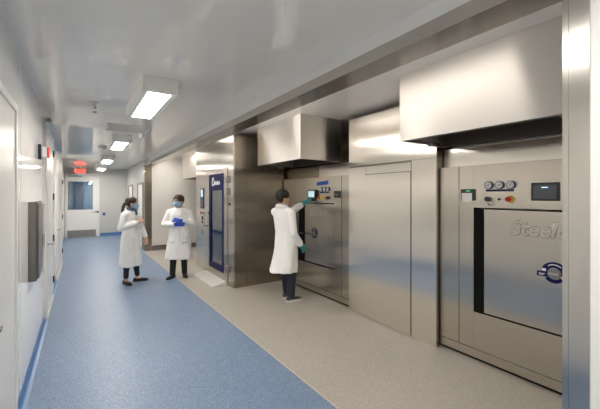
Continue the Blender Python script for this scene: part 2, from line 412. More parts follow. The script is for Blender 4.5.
# the blue room beyond its window
struct('wall_beyond_far', MB().box(-1, 1.4, 17.4, 17.5, 0, H), M['room_blue'])
struct('wall_beyond_left', MB().box(-1.1, -1.0, YFAR + .12, 17.4, 0, H), M['room_blue'])
struct('wall_beyond_right', MB().box(1.4, 1.5, YFAR + .12, 17.4, 0, H), M['room_blue'])
struct('ceiling_beyond', MB().box(-1.1, 1.5, YFAR + .12, 17.5, H, H + .1), M['wall_far'])
ct = MB()
pts = [(0.10 + i * .03, 17.0 + .03 * math.sin(i * 1.7)) for i in range(16)]
ct.prism(pts + [(x, y + .012) for x, y in reversed(pts)], 2, 0.05, 2.45)
tag(ct.build('hanging_strip_curtain', M['room_bright']), 'glowing pale blue curtain hanging behind the window of the far corridor door', 'curtain')

# ---- two doors seen edge-on in the far right wall
for n, (y0, y1) in ((5, (11.15, 12.15)), (6, (13.6, 14.6))):
    d = tag(bpy.data.objects.new('door_%d' % n, None), kind='structure'); COL.objects.link(d); d.location = (1.60, (y0 + y1) / 2, 0)
    MB().box(1.565, 1.60, y0 - .06, y0, 0, 2.06, .004).box(1.565, 1.60, y1, y1 + .06, 0, 2.06, .004).box(1.565, 1.60, y0, y1, 2.0, 2.06, .004).build('door_frame', M['dull_metal'], d)
    MB().box(1.585, 1.60, y0 + .004, y1 - .004, .01, 1.996).build('door_leaf', M['door_white'], d)
    MB().cyl((1.585, y0 + .08, 1.0), (1.54, y0 + .08, 1.0), .012).tube([(1.54, y0 + .08, 1.0), (1.54, y0 + .19, 1.0)], .01).build('lever_handle', M['chrome'], d)

# ------------------------------------------------------------------ ceiling lights
def ceiling_light(x0, x1, y0, y1, label):
    t = thing('ceiling_light', ((x0 + x1) / 2, (y0 + y1) / 2, H), label, 'light', 'surface lights along the corridor ceiling')
    hz = H - .135
    mb = MB()
    ch = .012
    # tray with a rim round the diffuser
    dx = .055; dy = .055
    mb.box(x0, x1, y0, y1, hz + .012, H)
    mb.box(x0, x0 + dx, y0, y1, hz, hz + .014, .002).box(x1 - dx, x1, y0, y1, hz, hz + .014, .002)
    mb.box(x0 + dx, x1 - dx, y0, y0 + dy, hz, hz + .014, .002).box(x0 + dx, x1 - dx, y1 - dy, y1, hz, hz + .014, .002)
    mb.build('housing', M['light_box'], t)
    MB().box(x0 + dx, x1 - dx, y0 + dy, y1 - dy, hz + .004, hz + .012).build('diffuser', M['diffuser'], t)
    for (sx, sy) in ((0.03, .12), (.03, .9)):
        MB().box(x1, x1 + .006, y0 + sy, y0 + sy + .05, hz + .02, hz + .05).build('clip', M['chrome'], t)
for y, lb in ((3.22, 'nearest lit surface light on the corridor ceiling, large white box with bright panel'),
              (6.62, 'second lit ceiling light along the corridor, just past the ceiling grille'),
              (10.18, 'third lit ceiling light along the corridor, small and far'),
              (13.42, 'farthest and smallest lit ceiling light, closest to the red exit sign'),
              (-0.30, 'lit ceiling light directly overhead, above the view'),
              (-3.60, 'lit ceiling light at the near end of the corridor behind the view')):
    ceiling_light(0.455, 0.765, y, y + 1.24, lb)
def alcove_light(y0, y1, label, m='alcove_diffuser', x=2.12):
    t = thing('alcove_light', (x, (y0 + y1) / 2, HA), label, 'light', 'lights on the alcove ceiling behind the header')
    MB().box(x - .12, x + .12, y0, y1, HA - .03, HA).build('housing', M['light_box'], t)
    MB().box(x - .10, x + .10, y0 + .02, y1 - .02, HA - .036, HA - .03).build('diffuser', M[m], t)
alcove_light(1.25, 2.65, 'lit ceiling light behind the steel header, above the big hood')
alcove_light(5.45, 6.6, 'lit ceiling light behind the steel header, beside the small hood', 'alcove_diffuser_soft', x=1.99)
t = thing('strip_light', (XH + .22, 4.0, 2.62), 'slim lit strip along the inner side of the steel header, opposite the service cabinet', 'strip light')
MB().box(XH + .218, XH + .24, 3.0, 5.0, 2.58, 2.65, .002).build('housing', M['light_box'], t)
MB().box(XH + .24, XH + .246, 3.01, 4.99, 2.59, 2.635).build('diffuser', M['alcove_diffuser_far'], t)
alcove_light(8.6, 10.3, 'lit ceiling light behind the steel header, beyond the walk-in washer', 'alcove_diffuser_far')

def ceiling_grille(x0, x1, y0, y1, n, label):
    t = thing('ceiling_grille', ((x0 + x1) / 2, (y0 + y1) / 2, H), label, 'vent', 'air grilles in the corridor ceiling')
    MB().box(x0, x1, y0, y0 + .03, H - .012, H, .002).box(x0, x1, y1 - .03, y1, H - .012, H, .002).box(x0, x0 + .03, y0, y1, H - .012, H, .002).box(x1 - .03, x1, y0, y1, H - .012, H, .002).build('frame', M['frame_white'], t)
    m = MB()
    for i in range(n):
        y = y0 + .03 + (y1 - y0 - .06) * (i + .5) / n
        m.box(x0 + .03, x1 - .03, y - .004, y + .004, H - .012, H - .001)
    m.build('louvers', M['grille'], t)
    MB().box(x0 + .03, x1 - .03, y0 + .03, y1 - .03, H - .0015, H).build('backing', M['light_box'], t)
ceiling_grille(0.33, 0.93, 5.68, 6.28, 16, 'square grey ceiling air grille between the first two corridor lights')
ceiling_grille(0.32, 0.56, 8.4, 8.75, 8, 'small grey ceiling air grille far along, between second and third lights')

t = thing('sprinkler_head', (0.131, 4.5, H), 'small white sprinkler head hanging from the corridor ceiling left of the lights', 'sprinkler')
MB().cyl((.131, 4.5, H + .002), (.131, 4.5, H - .03), .055, .03).build('escutcheon', M['frame_white'], t)
MB().cyl((.131, 4.5, H - .03), (.131, 4.5, H - .075), .016).tube([(.115, 4.5, H - .07), (.108, 4.5, H - .095), (.128, 4.5, H - .115)], .004).tube([(.147, 4.5, H - .07), (.154, 4.5, H - .095), (.134, 4.5, H - .115)], .004).build('body', M['chrome'], t)
MB().cyl((.131, 4.5, H - .115), (.131, 4.5, H - .12), .022).build('deflector', M['dull_metal'], t)

# exit sign in front of the far door
t = thing('exit_sign', (-.02, 15.1, H), 'red lit exit sign hanging from the ceiling before the far door', 'exit sign')
MB().box(-.195, .155, 15.08, 15.12, 2.475, 2.675, .006).build('housing', M['exit_body'], t)
MB().box(-.06, .02, 15.085, 15.115, 2.675, H).build('canopy', M['frame_white'], t)
text_obj('lettering', 'EXIT', M['exit_red'], t, .185, .004, (-.02, 15.076, 2.575), ROT_MY, bold=.006, align='CENTER', space=.98)

# ------------------------------------------------------------------ left wall fittings
t = thing('signal_light', (XL, 4.75, 2.14), 'dark wall signal lamp with white and red lens rings, high on left wall', 'signal light')
MB().box(XL, XL + .03, 4.68, 4.82, 2.06, 2.225, .006).build('base', M['black_plastic'], t)
MB().box(XL + .03, XL + .078, 4.69, 4.81, 2.085, 2.20, .004).build('white_lens', M['white_print'], t)['label'] = 'white lens ring'
MB().box(XL + .078, XL + .10, 4.69, 4.81, 2.085, 2.20, .008).build('red_lens', M['red_lens'], t)['label'] = 'red lens ring'

t = thing('wall_sensor', (XL, 5.42, 2.61), 'small grey barrel-shaped sensor on left wall just below the ceiling', 'sensor')
MB().box(XL, XL + .02, 5.37, 5.47, 2.58, 2.66, .004).build('bracket', M['grille'], t)
MB().cyl((XL + .055, 5.30, 2.615), (XL + .055, 5.50, 2.625), .033).build('barrel', M['grille'], t)
MB().cyl((XL + .055, 5.292, 2.615), (XL + .055, 5.30, 2.615), .024).build('lens', M['dull_metal'], t)

t = thing('wall_cabinet', (XL, 4.1, .86), 'tall grey metal cabinet mounted on the left wall beside the second door', 'cabinet')
MB().box(XL, XL + .062, 3.86, 4.36, .86, 1.59, .008).build('housing', M['cabinet'], t)
MB().box(XL + .062, XL + .074, 3.88, 4.34, .88, 1.57, .004).build('front_cover', M['cabinet'], t)
MB().box(XL + .074, XL + .088, 4.25, 4.29, 1.14, 1.26, .004).build('latch', M['chrome'], t)
t = thing('card_reader', (XL, 4.52, 1.0), 'small pale card reader with green light beside the grey wall cabinet', 'card reader')
MB().box(XL, XL + .03, 4.47, 4.57, .94, 1.08, .006).build('housing', M['frame_white'], t)
MB().box(XL + .03, XL + .033, 4.50, 4.54, 1.035, 1.055).build('indicator', M['led_green'], t)['label'] = 'green light'
t = thing('call_plate', (.78, YFAR, .9), 'small blue call button plate on the wall right of the far door', 'button plate')
MB().box(.735, .825, YFAR - .012, YFAR + .002, .84, .96, .003).build('plate', M['blue_tape'], t)
MB().cyl((.78, YFAR - .02, .90), (.78, YFAR - .012, .90), .025).build('button', M['navy'], t)

# ------------------------------------------------------------------ machine parts shared by the two sterilizers
FX = 3.27
def gauge(parent, y, z, r=.036, ang=0.8):
    g = MB().cyl((FX - .001, y, z), (FX - .02, y, z), r, n=28).build('gauge', M['navy'], parent)
    g['label'] = 'round dial gauge with dark rim'
    MB().cyl((FX - .02, y, z), (FX - .022, y, z), r * .86, n=28).build('gauge_face', M['glass_gauge'], g)
    a = ang
    MB().tube([(FX - .0235, y + .4 * r * math.cos(a), z - .4 * r * math.sin(a)), (FX - .0235, y - .7 * r * math.cos(a), z + .7 * r * math.sin(a))], .0022, n=6).build('needle', M['black_plastic'], g)
def ring_sector(mb, cy, cz, r0, r1, a0, a1, x0, x1, n=26):
    out = []; inn = []
    for i in range(n + 1):
        a = a0 + (a1 - a0) * i / n
        out.append((cy - r1 * math.cos(a), cz + r1 * math.sin(a))); inn.append((cy - r0 * math.cos(a), cz + r0 * math.sin(a)))
    for i in range(n):
        mb.prism([out[i], out[i + 1], inn[i + 1], inn[i]], 0, x0, x1)
    return mb
def emblem(parent, cy, cz, s, x):
    """round swing label: navy ring open at the lower left, box at its left foot, white lock sign; local 'right' is -Y"""
    m = MB(); ring_sector(m, cy, cz, .050 * s, .096 * s, math.radians(-15), math.radians(180), x - .006, x)
    ring = m.build('ring_label', M['navy'], parent); ring['label'] = 'navy ring label with white padlock sign'
    m = MB(); ring_sector(m, cy, cz, .050 * s, .080 * s, math.radians(215), math.radians(322), x - .006, x); m.build('ring_foot', M['navy'], ring)
    MB().box(x - .007, x, cy + .045 * s, cy + .125 * s, cz - .035 * s, cz + .005 * s, .001).build('name_box', M['navy'], ring)
    MB().box(x - .008, x - .007, cy + .065 * s, cy + .110 * s, cz - .014 * s, cz - .009 * s).box(x - .008, x - .007, cy + .075 * s, cy + .110 * s, cz - .024 * s, cz - .019 * s).build('name_marks', M['white_print'], ring)
    MB().box(x - .008, x - .006, cy + .058 * s, cy + .088 * s, cz + .012 * s, cz + .034 * s).build('lock_sign', M['white_print'], ring)
    m = MB(); ring_sector(m, cy, cz, .070 * s, .078 * s, math.radians(50), math.radians(125), x - .008, x - .006); m.build('arrow_sign', M['white_print'], ring)
    MB().cyl((x - .012, cy, cz), (x, cy, cz), .046 * s, n=30).build('turn_knob', M['dull_metal'], parent)
    MB().box(x - .03, x - .012, cy - .04 * s, cy + .04 * s, cz - .010 * s, cz + .010 * s, .004).build('knob_grip', M['steel_front'], parent)

def sterilizer(y_lo, y_hi, seam_near_hi, op_lo, op_hi, label, label_extra):
    """y_lo..y_hi whole front; op_lo..op_hi the door opening"""
    t = thing('sterilizer', (FX, (y_lo + y_hi) / 2, 0), label, 'sterilizer', label_extra)
    TH = .02
    f = MB()
    f.box(FX, FX + TH, y_lo, op_lo, .125, 1.95, .0015)
    hi_lim = y_hi if not seam_near_hi else seam_near_hi
    f.box(FX, FX + TH, op_hi, hi_lim - .003, .125, 1.95, .0015)
    f.box(FX, FX + TH, op_lo, op_hi, .125, .49, .0015)
    f.box(FX, FX + TH, op_lo, op_hi, 1.53, 1.95, .0015)
    f.build('front_frame', M['steel_front'], t)
    if seam_near_hi: MB().box(FX, FX + TH, seam_near_hi + .003, y_hi, .125, 1.95, .0015).build('side_strip', M['steel_front'], t)
    MB().box(FX + .004, FX + TH, y_lo, y_hi, .035, .118, .0015).build('base_strip', M['steel_front'], t)
    MB().box(FX + .04, FX + .3, y_lo, y_hi, 0, .035).build('toe_recess_shade', M['black'], t)  # black block painted as the shade under the base
    MB().box(FX + .021, FX + .75, y_lo + .01, y_hi - .01, .036, 1.94).box(FX + .018, FX + .03, y_lo, y_hi, .1, 1.945).build('body_shell', M['black'], t)
    return t

# ------------------------------------------------------------------ big sterilizer (near)
t = sterilizer(0.37, 2.155, 1.942, 0.62, 1.79, 'large steel sterilizer at the right, its printer and dark display under the biggest hood', 'steel sterilizers with turn-ring doors')
# the body shell would fill the opening: the door sits just proud of it
dr = MB().box(FX + .006, FX + .0205, 0.62, 1.69, .505, 1.515, .003).build('door', M['steel_front'], t)
lg = text_obj('door_lettering', 'Steelco', M['steel_front'], dr, .18, .001, (FX + .005, 1.455, 1.35), ROT_MX, shear=.2, bold=.002, space=.98, bevel=.006)
MB().box(FX + .010, FX + .0206, 1.705, 1.765, .50, 1.52).build('door_gap_shade', M['black'], t)  # black strip standing in for shade beside the door
for y in (1.70, 1.43, 1.38, 1.21, 1.17):
    MB().box(FX - .003, FX + .02, y - .018, y + .018, 1.517, 1.528).build('rail_clip', M['black_plastic'], t)
emblem(t, 1.115, 1.0, 1.0, FX + .006)
pr = MB().box(FX - .008, FX, 1.768, 1.92, 1.60, 1.715, .003).build('printer', M['black_plastic'], t)
MB().box(FX - .016, FX - .008, 1.80, 1.905, 1.585, 1.675, .002).build('paper_roll', M['paper'], pr)
MB().box(FX - .010, FX - .008, 1.82, 1.86, 1.69, 1.702).build('indicator', M['led_green'], pr)
for y in (1.638, 1.54, 1.442): gauge(t, y, 1.748, .037, random.uniform(.5, 1.1))
MB().box(FX - .004, FX, 1.42, 1.667, 1.688, 1.708, .001).build('gauge_strip', M['navy'], t)
kn = MB().cyl((FX, 1.646, 1.615), (FX - .03, 1.646, 1.615), .024).build('selector_knob', M['black_plastic'], t)
MB().tube([(FX - .02, 1.64, 1.60), (FX - .03, 1.615, 1.59), (FX - .03, 1.61, 1.565), (FX - .02, 1.625, 1.555), (FX - .015, 1.645, 1.575)], .005).build('key_ring', M['chrome'], kn)
MB().cyl((FX, 1.546, 1.615), (FX - .012, 1.546, 1.615), .010).build('push_button', M['black_plastic'], t)
MB().cyl((FX, 1.448, 1.615), (FX - .004, 1.448, 1.615), .036, n=28).build('stop_plate', M['yellow'], t)
MB().cyl((FX, 1.462, 1.615), (FX - .03, 1.462, 1.615), .022).cyl((FX - .03, 1.462, 1.615), (FX - .04, 1.462, 1.615), .012).build('stop_button', M['red'], t)
sc = MB().box(FX - .012, FX, 1.075, 1.28, 1.605, 1.76, .004).build('display', M['black_plastic'], t)
MB().box(FX - .014, FX - .012, 1.095, 1.262, 1.622, 1.742).build('screen', M['screen_grey'], sc)
MB().box(FX - .015, FX - .014, 1.155, 1.20, 1.715, 1.722).build('screen_bar', M['screen_bar'], sc)
# panel above, set back
MB().box(FX + .07, FX + .09, .37, 2.155, 1.95, 2.15, .002).build('upper_panel', M['steel'], t)
MB().box(FX + .05, FX + .09, .37, 2.05, 2.15, 2.17, .002).build('upper_ledge', M['steel_trim'], t)

# ------------------------------------------------------------------ small sterilizer (far)
t = sterilizer(3.585, 5.50, None, 3.974, 4.985, 'steel sterilizer with lit touch screen where the person with teal gloves stands', 'steel sterilizers with turn-ring doors')
MB().box(FX - .0015, FX, 3.792, 3.797, .125, 1.95).build('panel_seam', M['black'], t)
dr = MB().box(FX + .006, FX + .0205, 3.985, 4.78, .515, 1.515, .003).build('door', M['steel_front'], t)
text_obj('door_lettering', 'Steelco', M['steel_front'], dr, .18, .001, (FX + .005, 4.66, 1.36), ROT_MX, shear=.2, bold=.002, space=.95, bevel=.007)
MB().box(FX + .010, FX + .0206, 4.79, 4.965, .50, 1.52).build('door_gap_shade', M['black'], t)  # black strip in place of the shade at the door edge
for y in (4.70, 4.52, 4.33, 4.1):
    MB().box(FX - .003, FX + .02, y - .018, y + .018, 1.517, 1.528).build('rail_clip', M['black_plastic'], t)
emblem(t, 4.50, 1.01, .95, FX + .006)
MB().tube([(FX + .004, 4.90, .985), (FX - .03, 4.89, .985), (FX - .035, 4.78, .99), (FX - .03, 4.70, .99)], .011).build('door_latch', M['black_plastic'], t)
sc = MB().box(FX - .055, FX - .02, 4.395, 4.61, 1.60, 1.745, .005).build('touch_screen', M['black_plastic'], t)
MB().box(FX - .057, FX - .055, 4.42, 4.585, 1.622, 1.725).build('screen', M['screen_lit'], sc)
MB().box(FX - .02, FX, 4.46, 4.56, 1.55, 1.68, .003).build('screen_bracket', M['black_plastic'], sc)
tp = MB().prism([(4.42, 1.815), (4.42, 1.868), (4.115, 1.893), (4.115, 1.825)], 0, FX - .002, FX).build('tape', M['blue_tape'], t); tp['label'] = 'strip of blue tape'
for y in (4.285, 4.198, 4.112): gauge(t, y, 1.75, .034, random.uniform(.5, 1.1))
MB().box(FX - .004, FX, 4.09, 4.32, 1.690, 1.708, .001).build('gauge_strip', M['navy'], t)
MB().cyl((FX, 4.355, 1.617), (FX - .02, 4.355, 1.617), .024).build('stop_button', M['red'], t)
MB().cyl((FX, 4.29, 1.617), (FX - .004, 4.29, 1.617), .032).build('stop_plate', M['yellow'], t)
MB().cyl((FX, 4.215, 1.617), (FX - .014, 4.215, 1.617), .016).build('push_button', M['orange'], t)
MB().cyl((FX, 4.115, 1.612), (FX - .03, 4.115, 1.612), .026).build('selector_knob', M['black_plastic'], t)
pr = MB().box(FX - .010, FX, 3.82, 3.965, 1.615, 1.72, .003).build('printer', M['black_plastic'], t)
MB().box(FX - .012, FX - .010, 3.85, 3.94, 1.65, 1.66).box(FX - .012, FX - .010, 3.85, 3.94, 1.675, 1.68).build('paper_slot', M['dull_metal'], pr)
MB().box(FX + .07, FX + .09, 3.585, 4.45, 1.95, 2.15, .002).build('upper_panel', M['steel'], t)
MB().box(FX + .08, FX + .10, 4.455, 5.50, 1.95, 2.15, .002).build('upper_panel', M['steel_shaded'], t)

# ------------------------------------------------------------------ steel service cabinet between the machines
t = thing('service_cabinet', (3.21, 2.85, 0), 'tall steel cabinet with flush door between the two sterilizers', 'cabinet')
mX = 3.21
MB().box(mX, mX + .02, 3.232, 3.565, .005, 2.04, .0015).build('side_panel', M['steel'], t)
MB().box(mX - .004, mX + .02, 2.50, 3.228, .008, 1.93, .0015).build('access_door', M['steel'], t)
MB().box(mX, mX + .02, 2.495, 3.228, 1.936, 2.04, .0015).build('door_header', M['steel'], t)
MB().box(mX - .004, mX + .02, 2.165, 2.484, .0, 2.06, .0015).build('end_panel', M['steel'], t)
MB().box(mX + .001, mX + .02, 2.165, 3.565, 2.062, 2.73, .0015).build('top_panel', M['steel'], t)
MB().box(mX + .022, 4.0, 2.166, 3.564, 0, 2.725).build('carcass', M['steel_shaded'], t)

# ------------------------------------------------------------------ exhaust hoods
def hood(y0, y1, z0, label, fx=2.56):
    t = thing('exhaust_hood', (fx, (y0 + y1) / 2, HA), label, 'hood', 'steel exhaust hoods hanging over the machines')
    bx = 3.30; th = .012
    MB().box(fx, fx + th, y0, y1, z0, HA, .0015).build('front_panel', M['steel_hood'], t)
    MB().box(fx + th, bx, y0, y0 + th, z0, HA, .0015).build('end_panel', M['steel_hood'], t)
    MB().box(fx + th, bx, y1 - th, y1, z0, HA, .0015).build('end_panel', M['steel_hood'], t)
    MB().box(bx - th, bx, y0 + th, y1 - th, z0, HA, .0015).build('back_panel', M['dark_hood'], t)
    MB().box(fx + th, bx - th, y0 + th, y1 - th, z0 + .22, z0 + .24).build('baffle', M['dark_hood'], t)
    m = MB().box(fx + th, bx - th, y0 + th, y0 + .05, z0, z0 + .006).box(fx + th, bx - th, y1 - .05, y1 - th, z0, z0 + .006).box(fx + th, fx + .06, y0 + .05, y1 - .05, z0, z0 + .006)
    m.build('drip_lip', M['dark_hood'], t)
    MB().box(fx + .35, fx + .47, y1 - .12, y1 - .055, z0 - .03, z0 + .004, .004).build('drain_cup', M['dull_metal'], t)
    return t
hood(0.82, 2.12, 2.172, 'biggest steel exhaust hood, hanging at upper right over the near sterilizer')
hood(3.845, 5.19, 2.165, 'steel exhaust hood above the person with teal gloves')
hood(8.35, 10.05, 2.13, 'distant pale exhaust hood hanging beyond the walk-in washer', fx=2.50)

# ------------------------------------------------------------------ walk-in washer chamber
cx0 = 2.25; yc = 5.53; yd = 7.80
t = thing('walk_in_washer', (cx0, (yc + yd) / 2, 0), 'tall steel walk-in washer with navy framed glass door and floor ramp', 'washer')
fp = MB()
z1 = 2.73
fp.box(cx0, cx0 + .03, yc, 5.78, .02, z1, .002)             # hinge post
fp.box(cx0, cx0 + .03, 5.784, 7.12, 2.17, z1, .002)         # above the door
fp.box(cx0, cx0 + .03, 7.125, yd, .02, z1, .002)            # control column
fp.build('front_panel', M['steel_washer'], t)
sd = MB()
sd.box(cx0 + .03, 2.505, yc, yc + .02, .04, z1, .0015).box(2.509, 2.996, yc, yc + .02, .04, z1, .0015).box(3.0, 3.29, yc, yc + .02, .04, z1, .0015)
sd.build('side_panel', M['steel_shaded'], t)
MB().box(cx0 + .01, 3.29, yc + .006, yc + .016, 0, .04).build('base_strip', M['steel_shaded'], t)
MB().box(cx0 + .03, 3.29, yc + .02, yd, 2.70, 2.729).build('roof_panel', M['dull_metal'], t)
MB().box(cx0 + .03, 4.0, yd - .02, yd, .0, 2.70).build('side_panel', M['steel_shaded'], t)
MB().box(cx0 + .9, cx0 + .92, yc + .03, yd - .03, 0.04, 2.70).build('back_panel', M['steel_shaded'], t)
MB().box(cx0 + .03, cx0 + .9, yc + .03, yd - .03, 0.0, .055).build('chamber_floor', M['dull_metal'], t)
MB().box(cx0 + .3, cx0 + .38, yc + .4, yd - .4, 2.66, 2.70, .004).build('added_chamber_glow', M['alcove_diffuser'], t)  # added glowing bar that brightens the interior behind the glass
# door leaf: steel surround, navy frame, glass
dl = MB()
dl.box(cx0 - .012, cx0 + .03, 5.79, 5.972, .07, 2.16, .002).box(cx0 - .012, cx0 + .03, 6.812, 7.118, .07, 2.16, .002)
dl.box(cx0 - .012, cx0 + .03, 5.972, 6.812, .07, .185, .002).box(cx0 - .012, cx0 + .03, 5.972, 6.812, 2.075, 2.16, .002)
dl = dl.build('door', M['steel_front'], t)
nf = MB()
nf.box(cx0 - .018, cx0 + .03, 5.972, 6.05, .185, 2.075, .002).box(cx0 - .018, cx0 + .03, 6.70, 6.812, .185, 2.075, .002)
nf.box(cx0 - .018, cx0 + .03, 6.05, 6.70, 1.755, 2.075, .002).box(cx0 - .018, cx0 + .03, 6.05, 6.70, .185, .30, .002)
nf.build('glass_frame', M['navy'], dl)['label'] = 'navy frame around the glass'
MB().box(cx0, cx0 + .008, 6.05, 6.70, .30, 1.755).build('glass_pane', M['glass'], dl)
text_obj('door_lettering', 'Steelco', M['white_print'], dl, .12, .001, (cx0 - .020, 6.52, 1.90), ROT_MX, shear=.25, bold=.006)
sw = MB()
ring_sector(sw, 6.55, 1.91, .035, .075, math.radians(60), math.radians(300), cx0 - .020, cx0 - .018)
sw.box(cx0 - .020, cx0 - .018, 6.50, 6.60, 1.97, 2.01)
sw.build('door_emblem', M['white_print'], dl)
MB().tube([(cx0 - .012, 6.98, 1.0), (cx0 - .06, 6.98, 1.0), (cx0 - .07, 6.98, 1.05), (cx0 - .07, 6.98, 1.24), (cx0 - .06, 6.96, 1.30), (cx0 - .06, 6.80, 1.30), (cx0 - .03, 6.79, 1.28)], .013).build('door_handle', M['chrome'], dl)
for z in (1.94, 1.72, .31):
    MB().box(cx0 - .022, cx0 - .0, 5.70, 5.775, z - .065, z + .065, .006).cyl((cx0 - .022, 5.78, z - .06), (cx0 - .022, 5.78, z + .06), .012).build('hinge', M['dull_metal'], t)
MB().cyl((cx0, 5.70, 1.495), (cx0 - .012, 5.70, 1.495), .025).build('door_sensor', M['black_plastic'], t)
MB().box(cx0 - .015, cx0, 6.99, 7.03, .20, .34, .004).build('door_stop', M['chrome'], t)
cp = MB().box(cx0 - .012, cx0, 7.19, 7.43, 1.36, 1.81, .006).build('control_panel', M['navy'], t)
MB().box(cx0 - .014, cx0 - .012, 7.24, 7.38, 1.62, 1.78).build('screen', M['screen_lit'], cp)
MB().box(cx0 - .014, cx0 - .012, 7.22, 7.40, 1.39, 1.60).build('key_pad', M['screen_dark'], cp)
MB().cyl((cx0 - .012, 7.21, 1.44), (cx0 - .022, 7.21, 1.44), .02).build('lock_button', M['black_plastic'], cp)
MB().cyl((cx0, 7.39, 1.265), (cx0 - .025, 7.39, 1.265), .026).build('stop_button', M['red'], t)
MB().cyl((cx0, 7.32, 1.265), (cx0 - .018, 7.32, 1.265), .024).build('push_button', M['orange'], t)
MB().cyl((cx0, 7.24, 1.265), (cx0 - .018, 7.24, 1.265), .024).build('push_button', M['green'], t)
MB().box(cx0 - .012, cx0, 7.27, 7.35, 1.11, 1.19, .004).build('switch', M['black_plastic'], t)
MB().cyl((cx0, 7.31, 1.06), (cx0 - .015, 7.31, 1.06), .024).build('switch', M['black_plastic'], t)
MB().box(cx0 - .006, cx0, 7.26, 7.36, .78, .88, .002).build('cover_plate', M['dull_metal'], t)
# loading rack inside the glass
MB().box(cx0 + .12, cx0 + .20, 6.30, 6.42, .06, 2.6, .004).box(cx0 + .5, cx0 + .58, 6.9, 7.1, .06, 2.6, .004).build('added_dark_column', M['black_plastic'], t)  # made-up dark boxes, added for a dark stripe in the glass
r = thing('loading_rack', (2.72, 6.4, .055), 'wire loading rack seen through the glass of the walk-in washer', 'rack')
for (x, y) in ((2.5, 6.0), (2.5, 6.75), (2.95, 6.0), (2.95, 6.75)):
    MB().cyl((x, y, .055), (x, y, 1.72), .014).build('post', M['chrome'], r)
for z in (.28, .72, 1.16, 1.62):
    m = MB().box(2.49, 2.51, 5.99, 6.76, z, z + .025).box(2.94, 2.96, 5.99, 6.76, z, z + .025).box(2.49, 2.96, 5.99, 6.01, z, z + .025).box(2.49, 2.96, 6.74, 6.76, z, z + .025)
    for k in range(8): m.cyl((2.5, 6.06 + k * .09, z + .012), (2.95, 6.06 + k * .09, z + .012), .005, n=8)
    m.build('shelf', M['dull_metal'], r)

# access ramp
rp = MB()
rp.prism([(1.955, 0.001), (2.24, 0.001), (2.24, .062), (2.225, .064), (1.955, .006)], 1, 5.80, 6.98)
rp = rp.build('access_ramp', M['ramp'])
tag(rp, 'pale wedge ramp on the floor before the walk-in washer door', 'ramp')

# ------------------------------------------------------------------ people
def remeshed(mb, name, mat, parent, voxel, smooth=4, T=None):
    me = bpy.data.meshes.new('tmp'); mb.bm.to_mesh(me); mb.bm.free()
    o = bpy.data.objects.new('tmp', me); COL.objects.link(o)
    md = o.modifiers.new('r', 'REMESH'); md.mode = 'VOXEL'; md.voxel_size = voxel; md.use_smooth_shade = True
    if smooth:
        sm = o.modifiers.new('s', 'SMOOTH'); sm.factor = .5; sm.iterations = smooth
    dg = bpy.context.evaluated_depsgraph_get(); dg.update()
    out = bpy.data.meshes.new_from_object(o.evaluated_get(dg))
    bpy.data.objects.remove(o); bpy.data.meshes.remove(me)
    out.name = name; out.materials.clear(); out.materials.append(mat)
    for p_ in out.polygons: p_.use_smooth = True
    r_ = bpy.data.objects.new(name, out); COL.objects.link(r_)
    if parent is not None: r_.parent = parent
    return r_

def chain(mb, pts, rads, n=14):
    """overlapping tapered limb: tube segments with round ends"""
    pts = [Vector(p) for p in pts]
    for i in range(len(pts) - 1):
        mb.cyl(pts[i], pts[i + 1], rads[i], rads[i + 1], n=n)
    for p_, r_ in zip(pts, rads): mb.ball(p_, r_, u=n, v=8)

def ell(cx_, cy_, z, rx, ry, n=28, pw=2.0, tilt=0.0):
    out = []
    for k in range(n):
        a = 2 * PI * k / n; c_ = math.cos(a); s_ = math.sin(a)
        x = math.copysign(abs(c_) ** (2 / pw), c_) * rx; y = math.copysign(abs(s_) ** (2 / pw), s_) * ry
        out.append(Vector((cx_ + x, cy_ + y, z + tilt * x)))
    return out

HEAD = [(0.00, .17, .10, .11), (.03, .30, -.02, .17), (.10, .37, -.14, .22), (.20, .395, -.24, .265), (.33, .41, -.33, .305), (.46, .40, -.41, .34), (.54, .395, -.44, .35),
        (.64, .415, -.455, .355), (.76, .385, -.44, .34), (.86, .31, -.37, .29), (.94, .19, -.25, .20), (.985, .07, -.12, .10)]
def head_at(t_):
    for a, b in zip(HEAD, HEAD[1:]):
        if a[0] <= t_ <= b[0]:
            k = (t_ - a[0]) / (b[0] - a[0]); return [a[i] + (b[i] - a[i]) * k for i in (1, 2, 3)]
    return list(HEAD[-1][1:])
def head_pt(t_, ang, off=0.0):
    """point on the head, ang 0 = face front, in head-height units"""
    xf, xb_, w_ = head_at(t_); cx_ = (xf + xb_) / 2; rx = (xf - xb_) / 2
    return Vector((cx_ + (rx + off) * math.cos(ang), (w_ + off) * math.sin(ang), t_))

